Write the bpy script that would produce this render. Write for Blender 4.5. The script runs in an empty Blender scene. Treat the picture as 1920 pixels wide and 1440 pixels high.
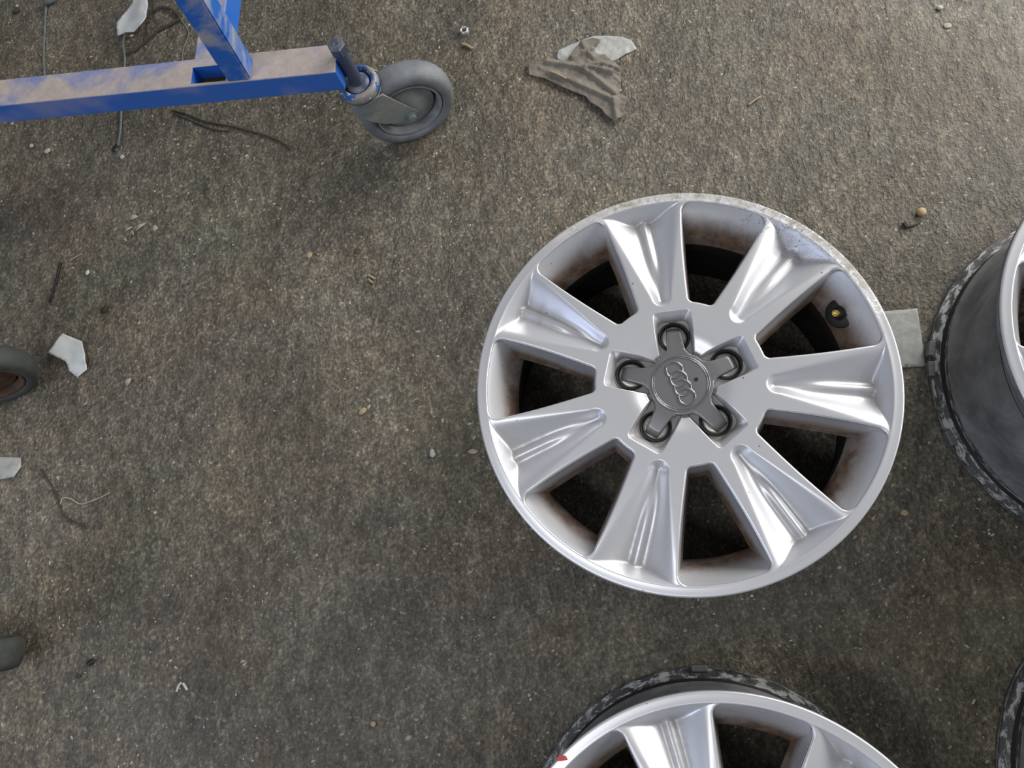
import bpy, bmesh, math, random
import numpy as np
from mathutils import Vector, Matrix, noise
from mathutils.geometry import delaunay_2d_cdt
random.seed(7); np.random.seed(7)
SC = bpy.context.scene
COL = SC.collection
PI = math.pi

# ---------------------------------------------------------------- camera
F_PX, CAM_H, CA, CB = 1411.5, 1.0521, 0.2474, 0.1691
_ca, _sa, _cb, _sb = math.cos(CA), math.sin(CA), math.cos(CB), math.sin(CB)
RC = Matrix(((1, 0, 0), (0, _ca, -_sa), (0, _sa, _ca))) @ Matrix(((_cb, 0, _sb), (0, 1, 0), (-_sb, 0, _cb)))
cam_d = bpy.data.cameras.new('camera'); cam = bpy.data.objects.new('camera', cam_d); COL.objects.link(cam)
cam_d.sensor_fit = 'HORIZONTAL'; cam_d.sensor_width = 36.0; cam_d.lens = F_PX / 1920 * 36.0
cam_d.clip_start = 0.02
cam.matrix_world = Matrix.Translation((0, 0, CAM_H)) @ RC.to_4x4()
SC.camera = cam

# ---------------------------------------------------------------- world, lights, exposure
world = bpy.data.worlds.new('world'); SC.world = world; world.use_nodes = True
bg = world.node_tree.nodes['Background']; bg.inputs[0].default_value = (0.96, 0.96, 0.97, 1); bg.inputs[1].default_value = 0.265
def area(name, loc, target, sx, sy, power, col):
    d = bpy.data.lights.new(name, 'AREA'); d.shape = 'RECTANGLE'; d.size = sx; d.size_y = sy
    d.energy = power; d.color = col
    o = bpy.data.objects.new(name, d); COL.objects.link(o); o.location = loc
    o.rotation_euler = (Vector(target) - Vector(loc)).to_track_quat('-Z', 'Y').to_euler()
    return o
area('doorway_light', (2.0, 2.7, 1.45), (0.1, 0.4, 0), 1.8, 1.3, 116, (1.0, 0.96, 0.90))
area('right_fill_light', (2.7, 0.9, 1.25), (0.1, 0.3, 0), 1.0, 0.9, 36, (1.0, 0.97, 0.93))  # added fill from the right, brightens the left opening walls of the wheel
area('ceiling_light', (-0.6, -0.5, 2.4), (-0.2, 0.2, 0), 1.6, 0.16, 15, (0.97, 0.98, 1.0))
area('side_window_light', (-2.6, -1.8, 1.5), (0.1, 0.2, 0), 1.0, 1.0, 22, (0.62, 0.72, 1.0))
SC.view_settings.view_transform = 'Standard'; SC.view_settings.look = 'None'
SC.view_settings.gamma = 1.0; SC.view_settings.use_curve_mapping = False
SC.view_settings.exposure = -0.03

# ---------------------------------------------------------------- helpers
def at(px, py, z=0.0):
    d = RC @ Vector((px - 960, 720 - py, -F_PX)); t = (z - CAM_H) / d.z
    return Vector((d.x * t, d.y * t, z))
def link(name, me, mat=None, parent=None, smooth=False):
    o = bpy.data.objects.new(name, me); COL.objects.link(o)
    if mat: me.materials.append(mat)
    if smooth: me.polygons.foreach_set('use_smooth', [True] * len(me.polygons))
    if parent: o.parent = parent
    return o
def obj(name, bm, mat, parent=None, smooth=False):
    me = bpy.data.meshes.new(name); bm.normal_update(); bm.to_mesh(me); bm.free()
    return link(name, me, mat, parent, smooth)
def thing(name, label, cat, loc=(0, 0, 0), rz=0, group=None):
    o = bpy.data.objects.new(name, None); COL.objects.link(o); o.location = loc; o.rotation_euler = (0, 0, rz)
    o.empty_display_size = .02
    return tag(o, label, cat, group)
def tag(o, label, cat, group=None, kind=None):
    o['label'] = label; o['category'] = cat
    if group: o['group'] = group
    if kind: o['kind'] = kind
    return o
def auto(o, ang=35):
    # smooth shading with sharp edges by angle
    me = o.data; bm = bmesh.new(); bm.from_mesh(me)
    for f in bm.faces: f.smooth = True
    for e in bm.edges:
        e.smooth = not (len(e.link_faces) == 2 and e.calc_face_angle(0) > math.radians(ang))
    bm.to_mesh(me); bm.free(); return o
def add_box(bm, x0, x1, y0, y1, z0, z1, bev=0.0):
    r = bmesh.ops.create_cube(bm, size=1)
    vs = r['verts']
    for v in vs: v.co = Vector((x0 if v.co.x < 0 else x1, y0 if v.co.y < 0 else y1, z0 if v.co.z < 0 else z1))
    if bev: bmesh.ops.bevel(bm, geom=list({e for v in vs for e in v.link_edges}), offset=bev, segments=2, affect='EDGES', profile=.5)
def add_lathe(bm, prof, n=64, mat=None, cap0=False, cap1=False, a0=0):
    rings = []
    for r, z in prof:
        ring = [bm.verts.new((r * math.cos(a0 + 2 * PI * i / n), r * math.sin(a0 + 2 * PI * i / n), z)) for i in range(n)]
        rings.append(ring)
    for a, b in zip(rings[:-1], rings[1:]):
        for i in range(n): bm.faces.new((a[i], a[(i + 1) % n], b[(i + 1) % n], b[i]))
    if cap0: bm.faces.new(rings[0][::-1])
    if cap1: bm.faces.new(rings[-1])
    if mat is not None:
        for ring in rings:
            for v in ring: v.co = mat @ v.co
def add_tube(bm, pts, rad, n=8, flat=1.0):
    pts = [Vector(p) for p in pts]; rings = []; N = len(pts)
    up = Vector((0, 0, 1))
    for i, p in enumerate(pts):
        t = (pts[min(i + 1, N - 1)] - pts[max(i - 1, 0)]).normalized()
        s = t.cross(up)
        s = s.normalized() if s.length > 1e-6 else Vector((1, 0, 0))
        u = s.cross(t)
        r = rad[i] if isinstance(rad, (list, tuple)) else rad
        rings.append([bm.verts.new(p + (s * math.cos(2 * PI * k / n) + u * math.sin(2 * PI * k / n) * flat) * r) for k in range(n)])
    for a, b in zip(rings[:-1], rings[1:]):
        for i in range(n): bm.faces.new((a[i], b[i], b[(i + 1) % n], a[(i + 1) % n]))
    bm.faces.new(rings[0]); bm.faces.new(rings[-1][::-1])
def smoothline(pts, k=6):
    pts = [Vector(p) for p in pts]; out = []
    for i in range(len(pts) - 1):
        p0 = pts[max(i - 1, 0)]; p1 = pts[i]; p2 = pts[i + 1]; p3 = pts[min(i + 2, len(pts) - 1)]
        for j in range(k):
            t = j / k
            out.append(.5 * ((2 * p1) + (p2 - p0) * t + (2 * p0 - 5 * p1 + 4 * p2 - p3) * t * t + (3 * p1 - p0 - 3 * p2 + p3) * t ** 3))
    out.append(pts[-1]); return out
def add_torus(bm, c, R, r, n=48, m=10, zs=1.0):
    c = Vector(c); rings = []
    for i in range(n):
        a = 2 * PI * i / n
        rings.append([bm.verts.new(c + Vector(((R + r * math.cos(2 * PI * k / m)) * math.cos(a), (R + r * math.cos(2 * PI * k / m)) * math.sin(a), r * zs * math.sin(2 * PI * k / m)))) for k in range(m)])
    for i in range(n):
        a, b = rings[i], rings[(i + 1) % n]
        for k in range(m): bm.faces.new((a[k], b[k], b[(k + 1) % m], a[(k + 1) % m]))
def ss(x, a, b):
    t = np.clip((x - a) / (b - a), 0, 1); return t * t * (3 - 2 * t)

# ---------------------------------------------------------------- materials
class NT:
    def __init__(s, name, **kw):
        s.m = bpy.data.materials.new(name); s.m.use_nodes = True; s.t = s.m.node_tree; s.n = s.t.nodes; s.b = s.n['Principled BSDF']
        for k, v in kw.items(): s.b.inputs[k].default_value = v
    def node(s, ty, **kw):
        n = s.n.new(ty)
        for k, v in kw.items():
            if isinstance(k, str) and hasattr(n, k) and k not in n.inputs: setattr(n, k, v)
            else: s.put(n.inputs[k], v)
        return n
    def put(s, sock, v):
        if isinstance(v, bpy.types.NodeSocket): s.t.links.new(v, sock)
        else: sock.default_value = v
    def coord(s, sc=(1, 1, 1), rot=(0, 0, 0)):
        c = s.n.new('ShaderNodeTexCoord'); mp = s.n.new('ShaderNodeMapping'); s.t.links.new(c.outputs['Object'], mp.inputs[0])
        mp.inputs['Scale'].default_value = sc; mp.inputs['Rotation'].default_value = rot; return mp.outputs[0]
    def noise(s, vec, scale, det=6, rough=.6, dist=0):
        n = s.n.new('ShaderNodeTexNoise'); s.put(n.inputs['Vector'], vec); n.inputs['Scale'].default_value = scale
        n.inputs['Detail'].default_value = det; n.inputs['Roughness'].default_value = rough; n.inputs['Distortion'].default_value = dist
        return n.outputs['Fac']
    def voro(s, vec, scale, feat='F1', out='Distance', rnd=1.0):
        n = s.n.new('ShaderNodeTexVoronoi'); n.feature = feat; s.put(n.inputs['Vector'], vec); n.inputs['Scale'].default_value = scale
        n.inputs['Randomness'].default_value = rnd
        return n.outputs[out]
    def ramp(s, fac, stops, interp='LINEAR'):
        n = s.n.new('ShaderNodeValToRGB'); s.put(n.inputs[0], fac); n.color_ramp.interpolation = interp
        e = n.color_ramp.elements
        while len(e) < len(stops): e.new(.5)
        for i, (p, c) in enumerate(stops):
            e[i].position = p; e[i].color = (c, c, c, 1) if not isinstance(c, tuple) else (*c, 1)
        return n.outputs[0]
    def rng(s, v, a, b, c=0.0, d=1.0, smooth=False):
        n = s.n.new('ShaderNodeMapRange'); s.put(n.inputs[0], v)
        if smooth: n.interpolation_type = 'SMOOTHSTEP'
        for i, x in enumerate((a, b, c, d)): n.inputs[i + 1].default_value = x
        return n.outputs[0]
    def math(s, op, a, b=0.0, c=None):
        n = s.n.new('ShaderNodeMath'); n.operation = op; s.put(n.inputs[0], a); s.put(n.inputs[1], b)
        if c is not None: s.put(n.inputs[2], c)
        return n.outputs[0]
    def mix(s, fac, a, b, mode='MIX'):
        n = s.n.new('ShaderNodeMix'); n.data_type = 'RGBA'; n.blend_type = mode; s.put(n.inputs[0], fac)
        for i, x in ((6, a), (7, b)):
            s.put(n.inputs[i], (*x, 1) if isinstance(x, tuple) and len(x) == 3 else x)
        return n.outputs[2]
    def bump(s, h, dist=.001, strength=1.0, nrm=None):
        n = s.n.new('ShaderNodeBump'); s.put(n.inputs['Height'], h); n.inputs['Distance'].default_value = dist; n.inputs['Strength'].default_value = strength
        if nrm is not None: s.put(n.inputs['Normal'], nrm)
        return n.outputs[0]
    def sep(s, vec):
        n = s.n.new('ShaderNodeSeparateXYZ'); s.put(n.inputs[0], vec); return n.outputs
    def set(s, **kw):
        for k, v in kw.items():
            s.put(s.b.inputs[k.replace('_', ' ')], (*v, 1) if isinstance(v, tuple) and len(v) == 3 else v)
        return s.m

# concrete floor
def make_floor_mat():
    s = NT('oily_concrete')
    co = s.coord(); st = s.coord((1, .38, 1), (0, 0, .9))
    big = s.noise(co, 2.3, 5, .6, .6); mid = s.noise(st, 9, 6, .65, .3); fine = s.noise(s.coord((1, .78, 1), (0, 0, -.4)), 210, 4, .62); grain = s.noise(co, 330, 2, .5)
    warm = s.noise(co, 4.1, 3, .5, 1.0)
    c = s.ramp(big, [(.30, (.078, .071, .054)), (.50, (.130, .117, .089)), (.68, (.182, .164, .127))])
    c = s.mix(s.rng(warm, .45, .68), c, s.mix(1.0, c, (1.10, 1.0, .91), 'MULTIPLY'))
    c = s.mix(s.rng(s.noise(co, 3.3, 3, .5), .52, .7, 0, .8), c, s.mix(1.0, c, (.92, 1.0, .95), 'MULTIPLY'))
    c = s.mix(1.0, c, s.ramp(mid, [(.3, .72), (.5, .97), (.7, 1.25)]), 'MULTIPLY')
    c = s.mix(1.0, c, s.ramp(fine, [(.34, .50), (.5, .88), (.60, 1.30), (.70, 2.4)]), 'MULTIPLY')
    lump = s.noise(s.coord((1, .6, 1), (0, 0, .75)), 62, 5, .68, .25)
    c = s.mix(1.0, c, s.ramp(lump, [(.32, .55), (.5, .97), (.66, 1.6)]), 'MULTIPLY')
    c = s.mix(1.0, c, s.ramp(grain, [(.35, .85), (.65, 1.15)]), 'MULTIPLY')
    # small pale aggregate
    wob = s.n.new('ShaderNodeMix'); wob.data_type = 'VECTOR'; wob.inputs[0].default_value = .012
    vn = s.n.new('ShaderNodeTexNoise'); s.put(vn.inputs['Vector'], co); vn.inputs['Scale'].default_value = 160
    s.put(wob.inputs[4], co); s.put(wob.inputs[5], vn.outputs['Color'])
    v2 = s.voro(wob.outputs[1], 95); vc = s.voro(wob.outputs[1], 95, out='Color'); vr = s.sep(vc)
    speck = s.math('MULTIPLY', s.rng(v2, .34, .20), s.rng(vr[0], .74, .86))
    c = s.mix(s.math('MULTIPLY', speck, .55), c, s.mix(vr[1], (.30, .24, .17), (.33, .32, .29)))
    # dark oil patches
    oil = s.rng(s.noise(co, 1.7, 4, .55, .8), .55, .70, 0, .55)
    c = s.mix(oil, c, s.mix(1.0, c, (.50, .50, .52), 'MULTIPLY'))
    h = s.math('ADD', s.math('ADD', s.math('MULTIPLY', fine, .8), s.math('MULTIPLY', lump, 1.5)), s.math('MULTIPLY', speck, .25))
    rough_zone = s.rng(s.noise(co, 2.0, 2, .5), .35, .6, .45, 1.0)
    h2 = s.math('ADD', s.math('MULTIPLY', h, rough_zone), s.math('MULTIPLY', s.noise(st, 30, 5, .6), .9))
    b = s.bump(h2, .0040, 1.0)
    return s.set(Base_Color=c, Roughness=s.rng(fine, .3, .7, .42, .66), Normal=b, Specular_IOR_Level=.55)
M = {}
M['floor'] = make_floor_mat()

def make_silver():
    s = NT('silver_wheel_paint')
    co = s.coord(); x, y, z = s.sep(co)
    n1 = s.noise(co, 22, 6, .65, .4); n2 = s.noise(co, 90, 5, .7)
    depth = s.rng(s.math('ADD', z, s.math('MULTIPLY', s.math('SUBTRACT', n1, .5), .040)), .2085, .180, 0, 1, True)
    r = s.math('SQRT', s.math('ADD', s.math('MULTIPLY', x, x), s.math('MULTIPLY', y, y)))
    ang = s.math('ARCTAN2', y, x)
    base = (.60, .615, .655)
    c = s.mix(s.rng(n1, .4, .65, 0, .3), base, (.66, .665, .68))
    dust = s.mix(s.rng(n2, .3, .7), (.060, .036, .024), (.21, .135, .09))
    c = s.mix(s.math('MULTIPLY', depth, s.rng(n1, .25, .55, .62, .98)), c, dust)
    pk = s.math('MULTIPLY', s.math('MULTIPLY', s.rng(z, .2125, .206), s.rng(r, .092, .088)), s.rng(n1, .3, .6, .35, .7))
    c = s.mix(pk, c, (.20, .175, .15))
    # kerb scuffs on the lip over an arc
    arc = s.math('MULTIPLY', s.rng(ang, -.15, .15, 0, 1), s.rng(ang, 1.95, 1.45, 0, 1))
    lip = s.math('MULTIPLY', s.rng(r, .219, .2262), s.rng(z, .205, .211))
    sc = s.noise(s.coord((1, 1, 1)), 60, 7, .75, 1.5)
    scuff = s.math('MULTIPLY', s.math('MULTIPLY', arc, lip), s.rng(sc, .44, .54))
    c = s.mix(scuff, c, s.mix(s.rng(n2, .35, .6), (.30, .27, .22), (.56, .55, .50)))
    scr = s.math('MULTIPLY', s.math('MULTIPLY', s.math('MULTIPLY', s.rng(ang, .15, .5), s.rng(ang, .95, .65)), s.rng(r, .185, .215)), s.rng(s.noise(s.coord((1, 3.2, 1), (0, 0, .6)), 75, 5, .7, 2.5), .56, .60))
    c = s.mix(s.math('MULTIPLY', scr, .8), c, (.10, .08, .06))
    # stone chips
    ch = s.math('MULTIPLY', s.rng(s.voro(co, 34), .045, .03), 1.0)
    c = s.mix(s.math('MULTIPLY', ch, .75), c, (.09, .085, .085))
    met = s.math('MULTIPLY', s.math('SUBTRACT', 1.0, s.math('MAXIMUM', scuff, depth)), .52)
    ro = s.math('ADD', s.math('ADD', .36, s.math('MULTIPLY', depth, .3)), s.math('MULTIPLY', scuff, .3))
    cw = s.math('MULTIPLY', s.math('SUBTRACT', 1.0, s.math('MAXIMUM', scuff, depth)), .35)
    b = s.bump(s.math('ADD', s.math('MULTIPLY', sc, scuff), s.math('MULTIPLY', n2, .03)), .0012, .6)
    return s.set(Base_Color=c, Metallic=met, Roughness=ro, Coat_Weight=cw, Coat_Roughness=.22, Normal=b)
M['silver'] = make_silver()

def make_barrel():
    s = NT('grimy_barrel_coating')
    co = s.coord(); x, y, z = s.sep(co)
    n1 = s.noise(co, 16, 6, .7, .6); 
    cv = s.n.new('ShaderNodeCombineXYZ'); s.put(cv.inputs[0], s.math('MULTIPLY', s.math('ARCTAN2', y, x), 7.0)); s.put(cv.inputs[1], s.math('MULTIPLY', z, 330.0))
    n2 = s.noise(cv.outputs[0], 1.6, 7, .72, .5)
    c = s.ramp(n1, [(.3, (.10, .103, .108)), (.5, (.185, .19, .20)), (.7, (.27, .277, .29))])
    low = s.math('MULTIPLY', s.rng(z, .036, .022), s.rng(z, .001, .006))
    sc = s.math('MULTIPLY', low, s.rng(n2, .50, .57))
    c = s.mix(low, c, s.mix(s.rng(n1, .4, .6), (.010, .010, .011), (.055, .056, .06)))
    c = s.mix(s.math('MULTIPLY', sc, .9), c, (.46, .47, .48))
    edge = s.rng(z, .010, .006)
    c = s.mix(s.math('MULTIPLY', edge, .6), c, (.12, .125, .135))
    return s.set(Base_Color=c, Roughness=.42, Normal=s.bump(n2, .0008, .8))
M['barrel'] = make_barrel()
def simple(name, col, rough=.5, metal=0.0, nscale=60, namp=.25, bump=0.0, bscale=200, **kw):
    s = NT(name, Metallic=metal)
    n = s.noise(s.coord(), nscale, 5, .65)
    c = s.mix(1.0, (*col,), s.ramp(n, [(.3, 1 - namp), (.7, 1 + namp)]), 'MULTIPLY')
    d = dict(Base_Color=c, Roughness=rough)
    if bump: d['Normal'] = s.bump(s.noise(s.coord(), bscale, 4, .6), bump, 1)
    d.update(kw); return s.set(**d)
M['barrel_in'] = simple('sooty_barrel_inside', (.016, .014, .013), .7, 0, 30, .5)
M['cap'] = simple('satin_grey_cap', (.21, .21, .22), .38, .55, 30, .06)
M['emblem'] = simple('emblem_metal', (.32, .32, .34), .22, .8, 60, .08)
M['capline'] = simple('cap_groove_dark', (.03, .03, .03), .5, 0, 60, .1)
M['bore_shade'] = simple('bolt_gap_shade', (.006, .006, .006), .6, 0, 60, .1)  # near-black colour paints in the shadow gap around each bolt
M['bolt'] = simple('bolt_steel', (.50, .48, .45), .35, .55, 80, .2)
M['rubber_black'] = simple('black_rubber', (.010, .009, .009), .55, 0, 120, .3)
M['brass'] = simple('brass', (.75, .55, .20), .25, .95, 200, .15)
M['weight'] = simple('lead_weight', (.17, .175, .18), .55, .35, 150, .25, .0004, 400)
M['red'] = simple('red_paint', (.45, .04, .04), .5, 0, 300, .3)
def dusty(name, base, dust, lo, hi, nscale, rough=.5, metal=0.0, top=True, chip=None):
    s = NT(name)
    co = s.coord()
    n = s.noise(co, nscale, 6, .6, .5); n2 = s.noise(co, nscale * 9, 4, .7)
    g = s.n.new('ShaderNodeNewGeometry'); nz = s.sep(g.outputs['True Normal'])[2]
    f = s.rng(n, lo, hi)
    if top: f = s.math('MULTIPLY', f, s.math('MAXIMUM', s.rng(nz, .1, .9, .04, 1.0), s.rng(s.noise(co, 4.5, 3, .5), .52, .62, 0, .45)))      # dust settles on upward faces
    c = s.mix(f, base, s.mix(s.rng(n2, .3, .7), tuple(x * .85 for x in dust), tuple(min(1, x * 1.12) for x in dust)))
    if chip:
        c = s.mix(s.math('MULTIPLY', s.rng(s.noise(co, 130, 4, .6, 1), .60, .63), 1), c, chip)
    return s.set(Base_Color=c, Roughness=s.math('ADD', s.math('MULTIPLY', f, .35), rough), Metallic=metal, Normal=s.bump(n2, .0005, .5))
M['blue'] = dusty('blue_frame_paint', (.012, .125, .50), (.34, .35, .39), .46, .64, 16, .35, 0, False)
M['blue_dusty'] = dusty('dusty_blue_frame_paint', (.012, .125, .52), (.44, .38, .35), .30, .50, 9, .4)
M['pin'] = dusty('worn_pin_steel', (.08, .10, .16), (.26, .25, .25), .40, .62, 40, .35, .4)
M['collar'] = dusty('chipped_collar_paint', (.24, .23, .22), (.035, .10, .33), .50, .53, 20, .45, 0, False, (.58, .63, .66))
M['fork'] = dusty('dirty_fork_zinc', (.13, .18, .22), (.27, .27, .24), .32, .58, 22, .5, .15, False)
M['tyre_grey'] = simple('grey_caster_rubber', (.15, .165, .18), .62, 0, 35, .28, .0003, 300)
M['tyre_dark'] = simple('sooty_green_grey_rubber', (.050, .056, .052), .75, 0, 35, .35, .0003, 300)
M['hub_grey'] = simple('grey_caster_hub', (.22, .23, .24), .6, 0, 50, .2, .0003, 300)
M['rust'] = simple('rusty_rim', (.095, .055, .034), .75, 0, 60, .5, .0006, 200)
M['soot'] = simple('dark_soot', (.02, .018, .015), .8, 0, 60, .4)
M['paper'] = simple('white_paper', (.60, .63, .63), .85, 0, 25, .08)
M['paper_grey'] = simple('grey_scuffed_paper', (.40, .41, .395), .75, 0, 60, .22, .0009, 130)
M['rag'] = simple('grimy_rag_cloth', (.185, .168, .142), .92, 0, 30, .28, .0008, 260)
M['cord'] = simple('grey_green_cord', (.13, .15, .15), .7, 0, 80, .35)
M['twig'] = simple('dark_twig', (.050, .040, .032), .85, 0, 80, .4)
M['straw'] = simple('tan_straw', (.34, .27, .17), .8, 0, 120, .25)
M['leaf'] = simple('dry_leaf', (.42, .36, .29), .85, 0, 90, .3)
M['black'] = simple('black_plastic', (.008, .008, .008), .5, 0, 80, .2)
M['stone'] = simple('tan_pebble', (.46, .33, .19), .7, 0, 160, .15)
M['chip'] = simple('pale_stone_chip', (.46, .45, .41), .7, 0, 160, .15)
M['grit'] = simple('pale_grit', (.40, .36, .29), .65, 0, 20, .6)
M['steel'] = simple('zinc_nut_steel', (.62, .66, .65), .35, .6, 200, .15)

# ---------------------------------------------------------------- floor
bm = bmesh.new()
n = 40
vs = [[bm.verts.new((-3 + 6 * i / n, -3 + 6 * j / n, 0)) for j in range(n + 1)] for i in range(n + 1)]
for i in range(n):
    for j in range(n): bm.faces.new((vs[i][j], vs[i + 1][j], vs[i + 1][j + 1], vs[i][j + 1]))
fl = obj('floor', bm, M['floor']); fl['kind'] = 'structure'
fl['label'] = 'rough oily brown-grey concrete floor with small pale aggregate'

# ---------------------------------------------------------------- alloy wheel
mm = .001
R_IN, R_OUT, R_RIM = 96.0, 220.5, 233.2
HALF = PI / 7
def y_side(r):
    t = (r - 97) / (221 - 97)
    return 14.0 + 37.0 * t + 1.8 * np.sin(np.clip(t, 0, 1) * PI)
def y_open(r):
    ro, ri = 11.0, 5.0
    y = y_side(r)
    a = np.clip(r - (R_OUT - ro), 0, ro); y = y - (ro - np.sqrt(np.maximum(ro * ro - a * a, 0)))
    a = np.clip((R_IN + ri) - r, 0, ri); y = y - (ri - np.sqrt(np.maximum(ri * ri - a * a, 0)))
    return y
def face_z0(r):
    return 217.0 + 1.8 * np.sin(np.clip((r - 60) / 175, 0, 1) * PI) - .0
def wheel_face_mesh():
    ph = np.linspace(0, PI / 2, 9)
    rows = list(np.arange(34, 90, .8)) + list(np.arange(90, R_IN, .8)) + list(R_IN + 5 * (1 - np.cos(ph))) \
        + list(np.arange(R_IN + 6.2, R_OUT - 11.5, 1.6)) + list(R_OUT - 11 + 11 * np.sin(ph)) \
        + list(R_OUT + np.array([.5, 1.1, 1.8, 2.6, 4.5, 7, 9, 10, 10.8, 11.5, 12.1, 12.5, 12.7]))
    rows = np.array(rows); nr = len(rows)
    i_in = int(np.argmin(np.abs(rows - R_IN))); i_out = int(np.argmin(np.abs(rows - R_OUT)))
    rc = np.clip(rows, R_IN, R_OUT)
    a_open = y_open(rc) / rc
    K1 = 9
    fil = np.array([0, .35, .8, 1.3, 1.9, 2.6])
    K2u = 38
    cols = []
    for r, a in zip(rows, a_open):
        inner = np.linspace(0, a, K1 + 1)[:-1]
        f = a + fil / max(r, 90) 
        rest = np.linspace(f[-1], HALF, K2u + 1)[1:]
        cols.append(np.concatenate([inner, f, rest]))
    th = np.array(cols)                      # (nr, nc) from opening centre to spoke centre
    nc = th.shape[1]; ia = K1
    full = np.concatenate([-th[:, ::-1][:, :-1], th[:, :-1]], axis=1)  # sector from -HALF .. <HALF
    ns = full.shape[1]
    TH = np.concatenate([full + 2 * HALF * k for k in range(7)], axis=1)
    LOC = np.concatenate([np.abs(full)] * 7, axis=1)
    RR = np.repeat(rows[:, None], TH.shape[1], 1)
    X = RR * np.cos(TH); Y = RR * np.sin(TH)
    Z = face_z0(RR)
    # ---- spoke valley
    dl = HALF - LOC
    ysp = RR * np.sin(dl)
    hv = np.where(RR < 106, 11.5 * np.sqrt(np.clip(1 - ((106 - RR) / 15.0) ** 2, 1e-6, 1)), 11.5 + (RR - 106) * .287)
    hv = np.where(RR < 91.2, 1e-3, hv)
    u = ysp / hv
    D = (7.5 + (RR - 91) * .145) * ss(RR, 90.5, 101)
    s_ = .05 + .05 * ss(RR, 180, 225)
    q = (1 - u) / s_
    sp = s_ * np.where(q > 25, q, np.log1p(np.exp(np.clip(q, -50, 25))))
    bow = 1 + .25 * np.sin(np.clip(u, 0, 1) * PI)
    dep = D * sp * bow
    hr = 6.0 * ss(RR, 106, 165)
    dep = dep - hr * np.exp(-(ysp / 5.6) ** 2)
    dep = np.maximum(dep, 0)
    val = Z - dep
    wl = R_OUT + 1.5 - RR; wall = face_z0(R_OUT) - 1.15 * wl - .025 * wl ** 2
    k = np.minimum(4.0, dep * .8 + 1e-3)
    h = np.clip(.5 + .5 * (val - wall) / k, 0, 1)
    Zs = wall * (1 - h) + val * h + k * h * (1 - h)
    Z = np.where(RR < R_OUT + 1.5, Zs, Z)
    # ---- opening fillet
    rp = np.concatenate([np.full(8, R_IN), rows[i_in:i_out + 1], np.full(14, R_OUT)])
    yo = y_open(rows[i_in:i_out + 1])
    tp = np.concatenate([np.linspace(0, yo[0] / R_IN, 8), yo / rows[i_in:i_out + 1], np.linspace(yo[-1] / R_OUT, 0, 14)])
    PX, PY = rp * np.cos(tp), rp * np.sin(tp)
    LX, LY = (rows[:, None] * np.cos(th)).ravel(), (rows[:, None] * np.sin(th)).ravel()
    best = np.full(LX.shape, 1e9)
    for i in range(len(PX) - 1):
        ax, ay, bx, by = PX[i], PY[i], PX[i + 1], PY[i + 1]
        dx, dy = bx - ax, by - ay; L = dx * dx + dy * dy
        if L < 1e-9: continue
        t = np.clip(((LX - ax) * dx + (LY - ay) * dy) / L, 0, 1)
        best = np.minimum(best, np.hypot(LX - ax - t * dx, LY - ay - t * dy))
    dd = best.reshape(th.shape)
    ddf = np.concatenate([dd[:, ::-1][:, :-1], dd[:, :-1]], axis=1); DD = np.concatenate([ddf] * 7, axis=1)
    Rf = 2.6
    e = np.clip(Rf - DD, 0, Rf); Z = Z - (Rf - np.sqrt(np.maximum(Rf * Rf - e * e, 0)))
    # ---- rim lip rounding
    e = np.clip(RR - 231.0, 0, 2.2); Z = Z - (2.2 - np.sqrt(np.maximum(2.2 ** 2 - e * e, 0)))
    Z = Z - .5 * ss(RR, 222, 226)
    # ---- hub: 5 bolt pockets and star recess
    A5 = np.mod(TH + PI / 5, 2 * PI / 5) - PI / 5
    bx = RR * np.cos(A5); by = np.abs(RR * np.sin(A5))
    rc_ = 6.5
    def box(hx, hy, r_):
        qx = bx - hx + r_; qy = by - hy + r_
        return np.minimum(np.maximum(qx, qy), 0) + np.hypot(np.maximum(qx, 0), np.maximum(qy, 0)) - r_
    sd0 = box(84.5, 21.8, 5.5); sd1 = box(74.5, 18.2, 9.0)
    f = np.clip(-sd0 / np.maximum(-sd0 + np.maximum(sd1, 0) + 1e-6, 1e-6), 0, 1)
    f = np.where(sd1 <= 0, 1.0, f)
    pocket = 14.0 * (f ** 1.15) * ss(-sd0, -.2, 1.4)
    wedge = 7.0 * (1 - ss(RR, 36, 66)) ** 1.6
    rec = np.maximum(pocket, wedge)
    ledge = 0.0
    # narrow step that follows the outline of the star cap
    csd = np.minimum(RR - 40.6, np.where(bx > 0, np.maximum(by - 13.2, bx - 60), 1e9))
    kk = 5.0; t1 = RR - 40.2; t2 = np.maximum(by - 12.8, bx - 62); h5 = np.clip(.5 + .5 * (t2 - t1) / kk, 0, 1); csd = t2 * (1 - h5) + t1 * h5 - kk * h5 * (1 - h5)
    ledge = 5.5 * ss(-csd, 0, 1.3) * (1 - pocket / 14.0)
    hub = RR < 92
    hr_ = np.hypot(bx - 56, by)
    hole = 14 * ss(-(hr_ - 17.6), 0, 1.0)
    Z = np.where(hub, Z - rec - ledge - hole, Z)
    # ---- mesh
    nt = TH.shape[1]
    verts = np.stack([X, Y, Z], -1).reshape(-1, 3) * mm
    ring_j = np.arange(nt); nxt = (ring_j + 1) % nt
    off = nc - 1
    secj = ring_j % ns
    in_open = (secj >= off - ia) & (secj < off + ia)
    F = []
    for i in range(nr - 1):
        keep = ~in_open if (i >= i_in and i < i_out) else np.ones(nt, bool)
        j = ring_j[keep]; jn = nxt[keep]
        F.append(np.stack([i * nt + j, (i + 1) * nt + j, (i + 1) * nt + jn, i * nt + jn], -1))
    F = np.concatenate(F)
    # ---- side walls of each opening (spoke flanks and hub side)
    V = [verts]; FW = []; base = len(verts)
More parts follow.
